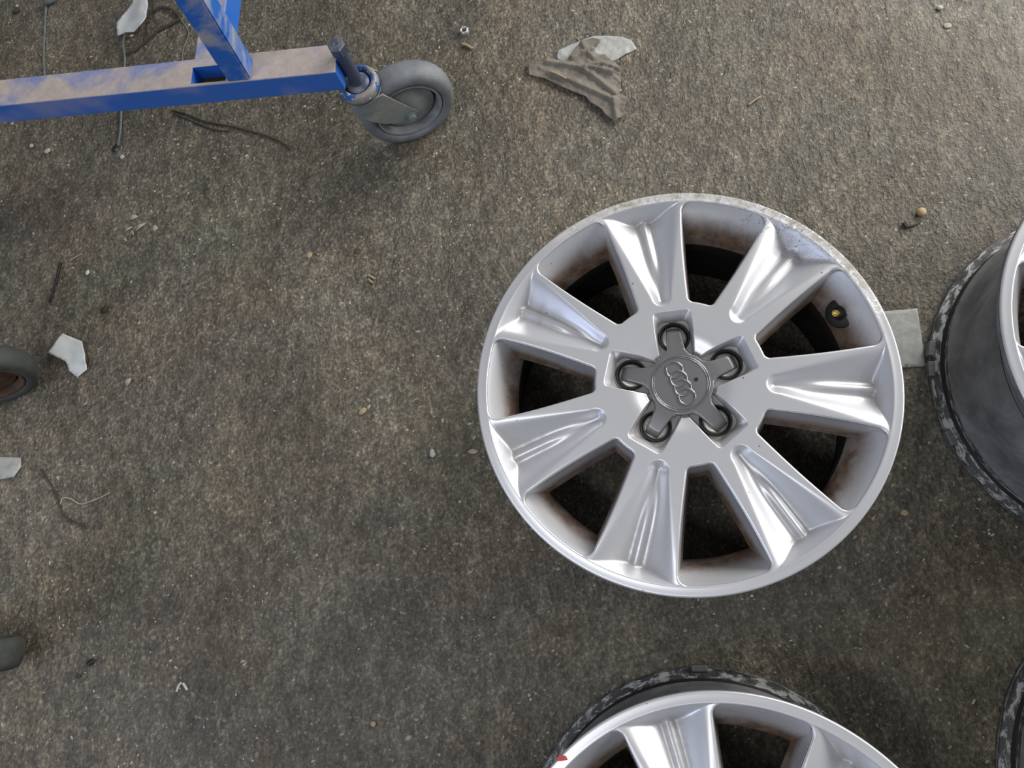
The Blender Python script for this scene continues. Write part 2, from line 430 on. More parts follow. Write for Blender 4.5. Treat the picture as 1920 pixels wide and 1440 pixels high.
    for s in range(7):
        o = s * ns
        loop = []
        for i in range(i_out, i_in, -1): loop.append(i * nt + (o + off - ia) % nt)
        for j in range(off - ia, off + ia + 1): loop.append(i_in * nt + (o + j) % nt)
        for i in range(i_in + 1, i_out + 1): loop.append(i * nt + (o + off + ia) % nt)
        P = verts[loop]; T = np.gradient(P[:, :2], axis=0)
        T /= np.maximum(np.linalg.norm(T, axis=1, keepdims=True), 1e-9)
        Nn = np.stack([-T[:, 1], T[:, 0]], -1)
        cen = np.array([160 * mm * math.cos(s * 2 * HALF), 160 * mm * math.sin(s * 2 * HALF)])
        sg = np.sign(((cen - P[:, :2]) * Nn).sum(1, keepdims=True)); Nn *= sg
        prev = loop; L = len(loop)
        for dz, ofs in ((1.5, .3), (8, .9), (20, 2.2), (34, 4.0), (46, 6.5)):
            Q = P.copy(); Q[:, :2] += Nn * ofs * mm; Q[:, 2] = P[:, 2] - dz * mm
            V.append(Q); cur = list(range(base, base + L)); base += L
            for a in range(L - 1): FW.append((prev[a], prev[a + 1], cur[a + 1], cur[a]))
            prev = cur
    verts = np.concatenate(V); F = np.concatenate([F, np.array(FW)])
    me = bpy.data.meshes.new('wheel_face')
    me.vertices.add(len(verts)); me.vertices.foreach_set('co', verts.astype(np.float32).ravel())
    me.loops.add(F.size); me.loops.foreach_set('vertex_index', F.ravel().astype(np.int32))
    me.polygons.add(len(F)); me.polygons.foreach_set('loop_start', np.arange(0, F.size, 4, dtype=np.int32))
    me.polygons.foreach_set('use_smooth', np.ones(len(F), bool))
    me.update(calc_edges=True); me.validate()
    return me
face_me = wheel_face_mesh()

def make_wheel(label):
    t = thing('alloy_wheel', label, 'wheel rim', group='seven-spoke alloy wheels lying on the floor')
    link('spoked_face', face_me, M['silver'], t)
    NL = 168
    bm = bmesh.new()     # inner wall from the lip down to the drop centre
    add_lathe(bm, [(.2216, .2161), (.2205, .2148), (.2185, .2122), (.2150, .2073), (.2100, .1995), (.2050, .1906), (.2000, .1807), (.1960, .1720), (.1940, .1665), (.1925, .160)], NL)
    for f in bm.faces: f.normal_flip()
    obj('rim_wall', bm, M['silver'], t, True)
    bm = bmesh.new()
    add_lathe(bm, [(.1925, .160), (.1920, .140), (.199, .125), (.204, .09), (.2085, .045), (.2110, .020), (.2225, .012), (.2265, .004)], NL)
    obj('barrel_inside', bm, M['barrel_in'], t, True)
    bm = bmesh.new()
    add_lathe(bm, [(.2265, .004), (.2290, .0006), (.2315, .0010),
                   (.2330, .004), (.2332, .0075), (.2318, .0105), (.2255, .0120), (.2195, .0135), (.2170, .0155), (.2160, .020), (.2158, .026), (.2180, .0300), (.2195, .0325), (.2180, .0355),
                   (.2150, .040), (.2140, .050), (.2125, .085), (.2070, .118), (.1975, .128), (.1952, .135), (.1952, .158), (.1990, .166), (.2100, .172),
                   (.2170, .178), (.2178, .184), (.2165, .196), (.2175, .200), (.2300, .2025), (.2325, .2050), (.2333, .2100), (.2332, .2135)], NL)
    b = obj('barrel', bm, M['barrel'], t); auto(b, 50)
    bm = bmesh.new()     # hub pad behind the spokes
    add_lathe(bm, [(.036, .203), (.036, .15), (.078, .15), (.086, .185)], 60); obj('hub_pad', bm, M['silver'], t, True)
    # bolt bores and bolts
    for k in range(5):
        a = 2 * PI * k / 5; c = Matrix.Translation((.056 * math.cos(a), .056 * math.sin(a), 0))
        bm = bmesh.new(); add_lathe(bm, [(.0180, .2030), (.0178, .2052), (.0168, .2058), (.0157, .2048), (.0152, .190), (.0, .190)][:5], 40, c)
        h = obj('bolt_bore', bm, M['bore_shade'], t, True)  # ring coloured dark as the shaded gap beside the bolt
        bm = bmesh.new(); add_lathe(bm, [(.0151, .192), (.0149, .1990), (.0132, .2012), (.0100, .2016), (.004, .2016)], 40, c, cap1=True)
        obj('wheel_bolt', bm, M['bolt'], t, True)
    # centre cap: star outline
    bm = bmesh.new(); pts = []
    wr, wt, rt, rb = .0100, .0078, .0700, .0352
    for k in range(5):
        a = 2 * PI * k / 5; ca, sa = math.cos(a), math.sin(a)
        loc = [(.0420, -.0101), (.050, -.0094), (.060, -.0085), (.0672, -.0078)]
        arc = []
        for i in range(1, 6):
            q = -1 + 2 * i / 6; arc.append((.0672 + .0036 * math.sqrt(max(0, 1 - q * q)), q * .0078))
        seq = [(.0371, -.0122), (.0384, -.0109)] + loc + arc + [(x, -y) for x, y in loc[::-1]] + [(.0384, .0109), (.0371, .0122)]
        for x, y in seq: pts.append((x * ca - y * sa, x * sa + y * ca))
        a_s = a + math.atan2(.0148, .0345)
        for i in range(6):
            ang = a_s + (2 * PI / 5 - 2 * math.atan2(.0148, .0345)) * i / 5
            pts.append((.0366 * math.cos(ang), .0366 * math.sin(ang)))
    def topz(x, y):
        r = math.hypot(x, y); z = .2105 - .0006 * (r / .037) ** 2
        if r > .042: z -= .0030 * ((r - .042) / .029) ** 1.4
        if r > .0615: z -= (r - .0615) * .75
        return z
    B = [Vector(p) for p in pts]; B2 = []
    for i in range(len(B)):
        a_, b_ = B[i], B[(i + 1) % len(B)]; k = max(1, int((b_ - a_).length / .0022))
        for j in range(k): B2.append(a_.lerp(b_, j / k))
    nb = len(B2); arr = np.array([(p.x, p.y) for p in B2]); nxa = np.roll(arr, -1, 0)
    def dist(x, y):
        d = nxa - arr; t = np.clip(((x - arr[:, 0]) * d[:, 0] + (y - arr[:, 1]) * d[:, 1]) / (d ** 2).sum(1), 0, 1)
        return float(np.min(np.hypot(x - arr[:, 0] - t * d[:, 0], y - arr[:, 1] - t * d[:, 1])))
    def ins(x, y):
        c_ = (arr[:, 1] > y) != (nxa[:, 1] > y)
        with np.errstate(divide='ignore', invalid='ignore'):
            xx = (nxa[:, 0] - arr[:, 0]) * (y - arr[:, 1]) / (nxa[:, 1] - arr[:, 1]) + arr[:, 0]
        return int(np.sum(c_ & (x < xx))) % 2 == 1
    P3 = list(B2); ds = [0.0] * nb
    off1 = []
    for i in range(nb):      # two inset contours carry the rounded edge
        tg = (B2[(i + 1) % nb] - B2[i - 1]).normalized(); nn_ = Vector((-tg.y, tg.x))
        for o_ in (.0005, .0012):
            q = B2[i] + nn_ * o_
            if ins(q.x, q.y) and abs(dist(q.x, q.y) - o_) < .0001: P3.append(q)
    g = .0022; xi = -.075
    while xi < .075:
        yi = -.075
        while yi < .075:
            if ins(xi, yi) and dist(xi, yi) > .0024: P3.append(Vector((xi, yi)))
            yi += g
        xi += g
    vv, ee, ff, *_ = delaunay_2d_cdt(P3, [], [list(range(nb))], 1, 1e-7)
    tv = []
    for v in vv:
        d = dist(v.x, v.y); e_ = max(0, .0014 - d); z = topz(v.x, v.y) - (.0014 - math.sqrt(max(0, .0014 ** 2 - e_ * e_)))
        tv.append(bm.verts.new((v.x, v.y, z)))
    for f in ff: bm.faces.new([tv[i] for i in f])
    bnd = [e for e in bm.edges if len(e.link_faces) == 1]
    r_ = bmesh.ops.extrude_edge_only(bm, edges=bnd)
    for g_ in r_['geom']:
        if isinstance(g_, bmesh.types.BMVert): g_.co.z -= .008
    bmesh.ops.recalc_face_normals(bm, faces=bm.faces[:])
    cap = obj('centre_cap', bm, M['cap'], t); auto(cap, 60)
    z = .2107
    bm = bmesh.new()
    add_torus(bm, (0, 0, z - .0004), .0318, .0009, 160, 10, .7); add_torus(bm, (0, 0, z - .0003), .0298, .0005, 160, 8, .7)
    obj('cap_ring', bm, M['emblem'], cap, True)
    EM = math.radians(-66.5) - CAP_PHI0
    bm = bmesh.new(); dz = Vector((math.cos(EM), math.sin(EM), 0))
    for i in range(4):
        c = dz * (i - 1.5) * .0113; add_torus(bm, (c.x, c.y, z + .0001 + (i % 2) * .0002), .0092, .0010, 48, 8, .8)
    obj('emblem', bm, M['emblem'], cap, True)
    bm = bmesh.new(); c = Vector((-dz.y, dz.x, 0)) * .0175 + dz * .003
    add_lathe(bm, [(.0022, z + .0001), (.0022, z + .0003)], 20, Matrix.Translation((c.x, c.y, 0)), cap1=True)
    obj('cap_hole', bm, M['black'], cap)
    # valve
    va = VALVE_A
    rr = .2030; zz = .1845
    nrm = Vector((-.62 * math.cos(va), -.62 * math.sin(va), .78)).normalized()
    Mv = Matrix.Translation((rr * math.cos(va), rr * math.sin(va), zz)) @ nrm.to_track_quat('Z', 'Y').to_matrix().to_4x4()
    bm = bmesh.new(); add_lathe(bm, [(.0172, -.012), (.0172, .0020), (.0160, .0030), (.0095, .0030), (.0066, .0045), (.0056, .0075), (.0050, .0105), (.0042, .0115)], 32, Mv, cap1=True)
    v = obj('valve_stem', bm, M['rubber_black'], t, True)
    bm = bmesh.new(); add_lathe(bm, [(.0036, .0110), (.0039, .0165), (.0037, .0175), (.0023, .0175), (.0020, .0135)], 24, Mv, cap1=True); auto(obj('brass_tip', bm, M['brass'], v), 40)
    return t
MAIN_ROT = math.radians(24.5)
CAP_PHI0 = MAIN_ROT
VALVE_A = math.radians(1.6)
def copy_tree(o, parent=None):
    c = o.copy(); COL.objects.link(c); c.parent = parent
    for ch in list(o.children): copy_tree(ch, c)
    return c
def weight(parent, ang, top=False, n=1):
    bm = bmesh.new(); add_box(bm, -.0035, .0045, -.010, .010, -.005, .008, .0012)
    for v in bm.verts:      # bend along the flange
        v.co.x -= (v.co.y ** 2) / (2 * .233)
    o = obj('balance_weight', bm, M['weight'], parent)
    o.location = (.2320 * math.cos(ang), .2320 * math.sin(ang), .0085); o.rotation_euler = (0, 0, ang)
    o['label'] = 'grey clip-on balance weight'
MC = (.0445, .2137)
wheel = make_wheel('silver seven-spoke alloy wheel lying flat, fully in view, white paper tag under its right edge')
wheel.location = (*MC, 0.0); wheel.rotation_euler = (0, 0, MAIN_ROT)
w2 = copy_tree(wheel); w2.location = (.0884, -.3411, 0); w2.rotation_euler = (0, 0, math.radians(235.8))
w2['label'] = 'silver alloy wheel cut off by the bottom edge, red paint mark on its lip'
w3 = copy_tree(wheel); w3.location = (.6116, .2731, 0); w3.rotation_euler = (0, 0, math.radians(327.0))
w3['label'] = 'silver alloy wheel at the right edge with its black grimy barrel showing'
p = at(1872, 1430, .008); d4 = Vector((.2332, .035, 0)).normalized() * .2332
w4 = copy_tree(wheel); w4.location = (p.x + .2305, p.y - .020, 0); w4.rotation_euler = (0, 0, 1.2)
w4['label'] = 'alloy wheel in the bottom right corner, only a sliver of its dark inner flange showing'
def angle_to(wo, px, py, z=.008):
    q = at(px, py, z) - wo.location; return math.atan2(q.y, q.x)
weight(w2, angle_to(w2, 1311, 1250) - w2.rotation_euler.z)
for a in ((1744, 656), (1748, 694), (1780, 822)): weight(w3, angle_to(w3, *a) - w3.rotation_euler.z)
bm = bmesh.new(); q = at(1053, 1422, .2171) - w2.location; q.rotate(Matrix.Rotation(-w2.rotation_euler.z, 3, 'Z'))
a0 = math.atan2(q.y, q.x)
vs = []
for (dr, da) in ((-.005, -.016), (-.001, -.02), (.003, -.004), (.0042, .014), (.001, .020), (-.002, .004)):
    r = q.length if 0 else math.hypot(q.x, q.y)
    vs.append(bm.verts.new(((r + dr) * math.cos(a0 + da), (r + dr) * math.sin(a0 + da), .21815)))
bm.faces.new(vs); r_ = bmesh.ops.extrude_face_region(bm, geom=bm.faces[:])
for v in r_['geom']:
    if isinstance(v, bmesh.types.BMVert): v.co.z -= .0012
pm = obj('paint_mark', bm, M['red'], w2); pm['label'] = 'small red paint mark'

# ---------------------------------------------------------------- blue trolley
TX, TY, KK = -.4058, .6747, .957
tr = thing('trolley', 'blue steel trolley frame with dusty rails and a grey caster at its corner', 'trolley', (TX, TY, 0))
def tp(o):          # place a mesh built in rail coordinates under the trolley
    o.matrix_basis = Matrix.Rotation(math.radians(1.72), 4, 'Z'); return o
Z0, Z1 = .1785, .2175
y0, y1 = -.0266, .0184
bm = bmesh.new()      # rail with a cut-out in its top
hx0, hx1 = -.219, -.166
add_box(bm, -.95, -.004, y0, y0 + .005, Z0, Z1, .0015)
add_box(bm, -.95, hx0, y0 + .003, y1, Z0 + .0002, Z1 - .0001, .0012)
add_box(bm, hx1, -.0042, y0 + .003, y1, Z0 + .0002, Z1 - .0001, .0012)
add_box(bm, hx0 - .001, hx1 + .001, y1 - .014, y1 - .0001, Z0 + .0003, Z1 - .0002)
add_box(bm, hx0 - .001, hx1 + .001, y0 + .004, y1 - .012, Z0 + .0003, Z0 + .008)
tp(obj('lower_rail', bm, M['blue_dusty'], tr))
bm = bmesh.new(); add_box(bm, hx0 + .0005, hx1 - .0005, y0 + .0055, y1 - .0145, Z0 + .0075, Z0 + .015); tp(obj('cutout_dirt', bm, M['soot'], tr))
bm = bmesh.new(); add_box(bm, -.2185, -.180, y1 - .001, .75, Z0 + .0004, Z1 - .0004, .0018); tp(obj('cross_rail', bm, M['blue_dusty'], tr))
# upright
bm = bmesh.new()
bx0, bx1, by0, by1 = -.1620, -.1275, y0 + .0015, y0 + .034
r = bmesh.ops.create_cube(bm, size=1)
for v in r['verts']:
    up = v.co.z > 0
    x = bx0 if v.co.x < 0 else bx1; y = by0 if v.co.y < 0 else by1
    if up: x += .058; y += -.020
    v.co = Vector((x, y, .62 if up else Z1 - .0005))
bmesh.ops.bevel(bm, geom=bm.edges[:], offset=.002, segments=2, affect='EDGES')
tp(obj('upright', bm, M['blue'], tr))
# caster
cs = bpy.data.objects.new('caster', None); COL.objects.link(cs); cs.parent = tr; cs.location = (0.004, -.001, 0)
bm = bmesh.new()     # threaded pin with hex head
add_lathe(bm, [(.0098, .150), (.0098, .222), (.0100, .2225), (.0100, .226)], 28)
add_lathe(bm, [(.0118, .225), (.0126, .2265), (.0126, .2385), (.0110, .2405), (.0040, .2405), (.0028, .2390)], 6, cap1=True)
add_lathe(bm, [(.0180, .152), (.0180, .1585), (.0145, .1615), (.0100, .1625)], 32)
auto(obj('swivel_pin', bm, M['pin'], cs), 30)
bm = bmesh.new()
add_lathe(bm, [(.0195, .1570), (.0208, .1605), (.0235, .1625), (.0275, .1615), (.0300, .1575), (.0305, .152), (.0295, .147), (.0260, .1445), (.012, .1445)], 48)
obj('swivel_collar', bm, M['collar'], cs, True)
CW = math.radians(24.0); WR = .075
dx = Vector((math.cos(CW), math.sin(CW), 0)); nx = Vector((math.sin(CW), -math.cos(CW), 0))
OFF = .050
WM = Matrix.Translation(dx * OFF + Vector((0, 0, WR))) @ Matrix((( dx.x, 0, nx.x), (dx.y, 0, nx.y), (0, 1, 0))).to_4x4()
# fork: crown plate plus two tapering cheeks
bm = bmesh.new()
add_lathe(bm, [(.030, .1455), (.030, .1425), (.003, .1425)], 40, cap1=True)
def cheek(side):
    zc = side * .0245
    a_ = [(.0125 * math.cos(t), .0125 * math.sin(t)) for t in np.linspace(.9, -2.1, 10)]
    P = [(-.076, .0690), (-.024, .0690)] + a_ + [(-.030, .0020), (-.0405, .0076), (-.056, .024), (-.066, .040), (-.075, .058)]
    top = [bm.verts.new(WM @ Vector((x, y, zc + .0015 * side))) for x, y in P]
    bot = [bm.verts.new(WM @ Vector((x, y, zc - .0015 * side))) for x, y in P]
    bm.faces.new(top if side > 0 else top[::-1]); bm.faces.new(bot[::-1] if side > 0 else bot)
    for i in range(len(P)):
        j = (i + 1) % len(P); bm.faces.new((top[i], bot[i], bot[j], top[j]))
cheek(1); cheek(-1)
bmesh.ops.recalc_face_normals(bm, faces=bm.faces[:])
obj('fork', bm, M['fork'], cs)
def wheel_parts(parent, WM, width=.036, R=.0625, tyre='tyre_grey', hub='hub_grey', s=1.0):
    h = width / 2
    Ri = R * .72
    bm = bmesh.new()
    prof = [(Ri, h * .75), (Ri + .001, h * .95), (R * .80, h), (R * .86, h * .98), (R * .925, h * .86), (R * .97, h * .62), (R * .992, h * .3), (R, 0)]
    prof = prof + [(r, -z) for r, z in prof[-2::-1]]
    add_lathe(bm, prof, 72, WM); obj('tyre', bm, M[tyre], parent, True)
    bm = bmesh.new()
    pr = [(Ri - .0002, -h * .74), (Ri - .0002, h * .74), (Ri - .0015, h * .86), (Ri - .0050, h * .86), (Ri - .0068, h * .60), (Ri - .0072, -h * .35), (Ri - .0110, -h * .35), (Ri - .0116, h * .30), (Ri * .45, h * .48), (Ri * .28, h * .75), (.004, h * .78)]
    add_lathe(bm, pr, 64, WM, cap1=True); add_lathe(bm, [(.004, -h * .6), (Ri - .0002, -h * .6)], 64, WM)
    o = obj('wheel_hub', bm, M[hub], parent); auto(o, 40)
wheel_parts(cs, WM, .040, WR)
bm = bmesh.new(); add_lathe(bm, [(.0085, .0258), (.0085, .0272), (.0062, .0275), (.0062, .0310), (.0050, .0322), (.002, .0324)], 24, WM, cap1=True)
add_lathe(bm, [(.0045, -.028), (.0045, .0260)], 16, WM); auto(obj('axle_bolt', bm, M['fork'], cs), 30)

# casters peeking in at the left edge
def left_caster(label, px, py, ang, R, width, hubmat, extra=0.0):
    c = at(px, py, R); t = thing('caster_wheel', label, 'caster', (c.x, c.y, 0))
    d = Vector((math.cos(ang), math.sin(ang), 0)); nn = Vector((math.sin(ang), -math.cos(ang), 0))
    Wm = Matrix.Translation(Vector((0, 0, R))) @ Matrix(((d.x, 0, nn.x), (d.y, 0, nn.y), (0, 1, 0))).to_4x4()
    wheel_parts(t, Wm, width, R, 'tyre_dark', hubmat)
    bm = bmesh.new(); h = width / 2 + .004
    for sd in (-1, 1):
        P = [(-.020, -.012), (.008, -.012), (.012, 0), (.010, .012), (-.030, R + .012), (-.060, R + .012)]
        a = [bm.verts.new(Wm @ Vector((x, y, sd * h))) for x, y in P]; b = [bm.verts.new(Wm @ Vector((x, y, sd * (h + .003)))) for x, y in P]
        bm.faces.new(a); bm.faces.new(b[::-1])
        for i in range(6): bm.faces.new((a[i], b[i], b[(i + 1) % 6], a[(i + 1) % 6]))
    P = [(-.060, R + .012), (-.030, R + .012)]
    q = [bm.verts.new(Wm @ Vector((x, y + e, s * h))) for x, y in P for e in (0, .003) for s in (-1, 1)]
    bmesh.ops.convex_hull(bm, input=q)
    bmesh.ops.recalc_face_normals(bm, faces=bm.faces[:]); obj('fork', bm, M['fork'], t)
    return t
left_caster('grey rubber caster with rusty hub at the left edge, beside the torn white paper', -32, 706, math.radians(24), .075, .040, 'rust')
left_caster('greenish grey caster tyre at the left edge, near the black crumbs low down', -62, 1226, math.radians(2), .070, .045, 'soot')

# ---------------------------------------------------------------- sheets: paper and rags
def sheet(name, poly, mat, zf, thick=.0004, step=.006, parent=None):
    P = [at(x, y, 0) for x, y in poly]
    c = sum(P, Vector()) / len(P); P2 = [Vector((p.x - c.x, p.y - c.y)) for p in P]
    B = []
    for i in range(len(P2)):
        a, b = P2[i], P2[(i + 1) % len(P2)]; k = max(1, int((b - a).length / step))
        for j in range(k): B.append(a.lerp(b, j / k))
    nb = len(B); xs = [p.x for p in B]; ys = [p.y for p in B]
    pts = list(B)
    def inside(q):
        r = False
        for i in range(nb):
            a, b = B[i], B[(i + 1) % nb]
            if (a.y > q.y) != (b.y > q.y) and q.x < (b.x - a.x) * (q.y - a.y) / (b.y - a.y) + a.x: r = not r
        return r
    x = min(xs)
    while x < max(xs):
        y = min(ys)
        while y < max(ys):
            q = Vector((x + random.uniform(-.2, .2) * step, y + random.uniform(-.2, .2) * step))
            if inside(q) and min((q - b).length for b in B) > step * .45: pts.append(q)
            y += step
        x += step
    vv, ee, ff, *_ = delaunay_2d_cdt(pts, [], [list(range(nb))], 1, 1e-6)
    bm = bmesh.new()
    vs = [bm.verts.new((v.x, v.y, max(.0006, zf(v.x, v.y, min(((v - b).length for b in B)))))) for v in vv]
    for f in ff:
        try: bm.faces.new([vs[i] for i in f])
        except ValueError: pass
    bm.normal_update()
    if sum(f.normal.z for f in bm.faces) < 0: bmesh.ops.reverse_faces(bm, faces=bm.faces[:])
    o = obj(name, bm, mat, parent, True); o.location = (c.x, c.y, 0)
    m = o.modifiers.new('s', 'SOLIDIFY'); m.thickness = thick; m.offset = 1
    return o
def cz(poly, sx, ox, oy): return [(ox + x / sx, oy + y / sx) for x, y in poly]
def crumple(amp, sc, seed, lift=.001):
    def f(x, y, d):
        return lift + amp * abs(noise.noise(Vector((x * sc + seed, y * sc, seed)))) * 2 + amp * .3 * noise.noise(Vector((x * sc * 3, y * sc * 3, seed)))
    return f
tag(sheet('paper_scrap', cz([(455, -60), (600, -60), (612, 0), (630, 180), (610, 340), (550, 440), (430, 495), (300, 495), (195, 520), (185, 350), (270, 250), (400, 110)], 6.857, 200, 0), M['paper'],
          lambda x, y, d: .012 + .25 * max(0, .02 + x) + .004 * noise.noise(Vector((x * 40, y * 40, 0))), .0004, .005), 'white paper scrap standing behind the blue rail beside the dark strap', 'paper scrap')
tag(sheet('paper_scrap', cz([(445, 245), (510, 270), (575, 297), (600, 390), (607, 485), (540, 537), (480, 490), (462, 430), (355, 377)], 3.6, 0, 560), M['paper'],
          lambda x, y, d: .004 + .004 * abs(x * 25) + (.0022 if y > -.012 else .0) + .001 * noise.noise(Vector((x * 60, y * 60, 3))), .0004, .004), 'torn white paper scrap lying right of the rusty caster', 'paper scrap')
tag(sheet('paper_scrap', cz([(-60, 1068), (0, 1070), (145, 1073), (150, 1135), (105, 1205), (0, 1225), (-60, 1228)], 3.6, 0, 560), M['paper_grey'], crumple(.002, 30, 5), .0004, .005), 'dirty off-white paper scrap cut by the left edge', 'paper scrap')
tag(sheet('paper_tag', [(1630, 587), (1663, 584), (1719, 579), (1721, 590), (1728, 635), (1734, 687), (1692, 690), (1640, 695)], M['paper_grey'],
          lambda x, y, d: .0012 + .0006 * noise.noise(Vector((x * 120, y * 120, 1))), .0005, .005), 'grey-white rectangular paper tag tucked under the rim of the whole wheel', 'paper tag')
tis = [(570, 480), (590, 385), (700, 330), (880, 260), (1050, 195), (1250, 190), (1420, 205), (1540, 255), (1605, 360), (1300, 525), (1000, 560), (640, 530)]
tag(sheet('tissue', cz(tis, 6.857, 960, 40), M['paper_grey'], (lambda x, y, d: .0008 + .0036 * (1 - abs(noise.noise(Vector((x * 38 + 11, y * 38, 1)))) * 3.2) ** 2 * (.4 + noise.noise(Vector((x * 20, y * 20, 8))))), .0004, .0035), 'crumpled pale grey tissue under the top of the rag', 'tissue')
rag = [(205, 550), (260, 540), (440, 545), (460, 490), (600, 530), (700, 545), (790, 400), (900, 280), (1040, 240), (1140, 260), (1130, 300), (1060, 350), (1070, 450), (1200, 455), (1330, 570), (1395, 650), (1400, 800),
       (1375, 950), (1485, 1000), (1440, 1160), (1470, 1210), (1330, 1310), (1200, 1220), (1150, 1150), (1020, 1070), (950, 990), (650, 870), (430, 760), (225, 710)]
RC_ = sum((at(x, y, 0) for x, y in cz(rag, 6.857, 960, 40)), Vector()) / len(rag)
def _l(*p): return [at(x, y, 0) - RC_ for x, y in cz(p, 6.857, 960, 40)]
FOLDS = [(_l((930, 640), (1080, 590), (1200, 600), (1400, 660)), .0050), (_l((960, 620), (1100, 650), (1290, 705)), .0045), (_l((440, 560), (700, 600), (900, 640), (1100, 780), (1330, 970)), .0045),
         (_l((460, 700), (720, 780), (980, 900), (1290, 1040)), .0040), (_l((780, 520), (900, 440), (1050, 400)), .0045), (_l((1290, 1000), (1310, 1120), (1340, 1290)), .0050), (_l((880, 280), (960, 420), (1060, 520)), .0035)]
def fold_h(x, y):
    f = 0
    for pl, am in FOLDS:
        for a, b in zip(pl[:-1], pl[1:]):
            dx_, dy_ = b.x - a.x, b.y - a.y; L = math.hypot(dx_, dy_); t = ((x - a.x) * dx_ + (y - a.y) * dy_) / L / L
            if not -.02 <= t <= 1.02: continue
            d = ((x - a.x) * dy_ - (y - a.y) * dx_) / L      # positive on one side: sharp face, gentle back
            f = max(f, am * (math.exp(-(d / .0012) ** 2) if d > 0 else math.exp(-(d / .006) ** 2)))
    return f
def ragz(x, y, d):
    a = math.radians(-32); u = x * math.cos(a) + y * math.sin(a); v = -x * math.sin(a) + y * math.cos(a)
    w = v + .006 * noise.noise(Vector((u * 18, v * 18, 2)))
    f = .0050 + .0060 * noise.noise(Vector((u * 16, v * 34, 4))) + .0020 * math.sin(w * 170 + 3 * noise.noise(Vector((u * 20, v * 12, 7))))
    for v0, sl, am in ((.018, .10, .0045), (.006, -.16, .0040), (-.008, -.06, .0042), (-.024, .05, .0040), (.030, -.35, .0040), (.001, .25, .003)):
        q = (v - v0 - sl * u) / .0016
        if q > -6: f += am * math.exp(-max(q, 0) * .35) * (1 / (1 + math.exp(-q * 2.5))) * (.4 + .6 * abs(noise.noise(Vector((u * 25, v0 * 90, 1))) * 2))
    f = max(f * .6, .0042) + fold_h(x, y) + .0012 * noise.noise(Vector((x * 130, y * 130, 9)))
    return f
tag(sheet('rag', cz(rag, 6.857, 960, 40), M['rag'], ragz, .0012, .0018), 'grimy brown-grey folded cloth rag lying on the tissue', 'rag')

# ---------------------------------------------------------------- small litter
def cord(name, pts, rad, mat, label, cat, z=None, flat=1.0, group=None):
    z = rad if z is None else z
    P = [at(x, y, z) for x, y in pts]; c = P[0].copy(); c.z = 0
    bm = bmesh.new(); add_tube(bm, smoothline([p - c for p in P]), rad, 7, flat)
    o = obj(name, bm, M[mat], None, True); o.location = c
    return tag(o, label, cat, group)
cord('cord', [(92, -20), (86, 20), (84, 60), (82, 100), (84, 150), (84, 190)], .0021, 'cord', 'grey-green cord running under the blue rail, nearer its left end', 'cord')
cord('cord', [(233, 60), (231, 85), (234, 105), (233, 135), (228, 200), (226, 240), (222, 268), (218, 284)], .0021, 'cord', 'grey-green cord emerging below the paper and passing under the blue rail', 'cord')
cord('wire', [(330, 25), (345, 45), (354, 62), (349, 78), (343, 95), (341, 125)], .0011, 'cord', 'thin pale wire curving beside the blue upright', 'wire')
cord('strap', [(290, 22), (300, 14), (318, 16), (330, 24), (336, 34), (322, 44), (306, 52), (290, 62), (272, 78), (255, 92), (238, 100)], .0030, 'twig', 'dark flattened strap looped behind the white paper', 'strap', .003, .5)
cord('twig', [(322, 206), (350, 214), (385, 228), (430, 236), (470, 246), (510, 258), (534, 270), (543, 280)], .0014, 'twig', 'long thin twig trailing from under the blue rail', 'twig')
cord('twig', [(326, 212), (372, 232), (402, 243), (430, 246)], .0012, 'twig', 'shorter dark twig beside the long one under the rail', 'twig')
cord('string', [(76, 880), (84, 892), (96, 908), (103, 922), (108, 935), (113, 948), (117, 962), (130, 975), (148, 982), (163, 992)], .0012, 'twig', 'kinked string below the off-white scrap', 'string')
cord('string', [(113, 946), (118, 934), (132, 935), (150, 945), (168, 941), (186, 934), (206, 924)], .0010, 'leaf', 'pale short string branching right off the kinked one', 'string')
cord('stick', [(113, 492), (108, 515), (104, 532), (98, 552), (92, 566)], .0020, 'black', 'straight black stick above the torn paper', 'stick')
cord('stick', [(867, 83), (873, 84), (879, 87), (885, 91)], .0022, 'straw', 'small tan stick beside the hex nut', 'stick')
cord('straw', [(1404, 197), (1412, 190), (1425, 182)], .0018, 'straw', 'pale straw piece on the concrete right of the rag', 'straw')
cord('straw', [(690, 516), (697, 519), (703, 523)], .0016, 'straw', 'upper of two tan straws lying left of the whole wheel', 'straw')
cord('straw', [(691, 523), (695, 527), (699, 530)], .0016, 'straw', 'lower of two tan straws lying left of the whole wheel', 'straw')
cord('straw', [(1033, 134), (1044, 138), (1062, 147)], .0017, 'straw', 'flat tan splinter lying on the rag', 'straw', .0105, .5)
cord('straw', [(131, 489), (140, 483), (153, 476)], .0010, 'leaf', 'thin pale straw near the top of the black stick', 'straw')
cord('straw', [(331, 1297), (335, 1286), (340, 1280)], .0019, 'chip', 'left arm of the pale V-shaped pair of slivers', 'sliver')
cord('straw', [(343, 1281), (347, 1287), (351, 1294)], .0019, 'chip', 'right arm of the pale V-shaped pair of slivers', 'sliver')
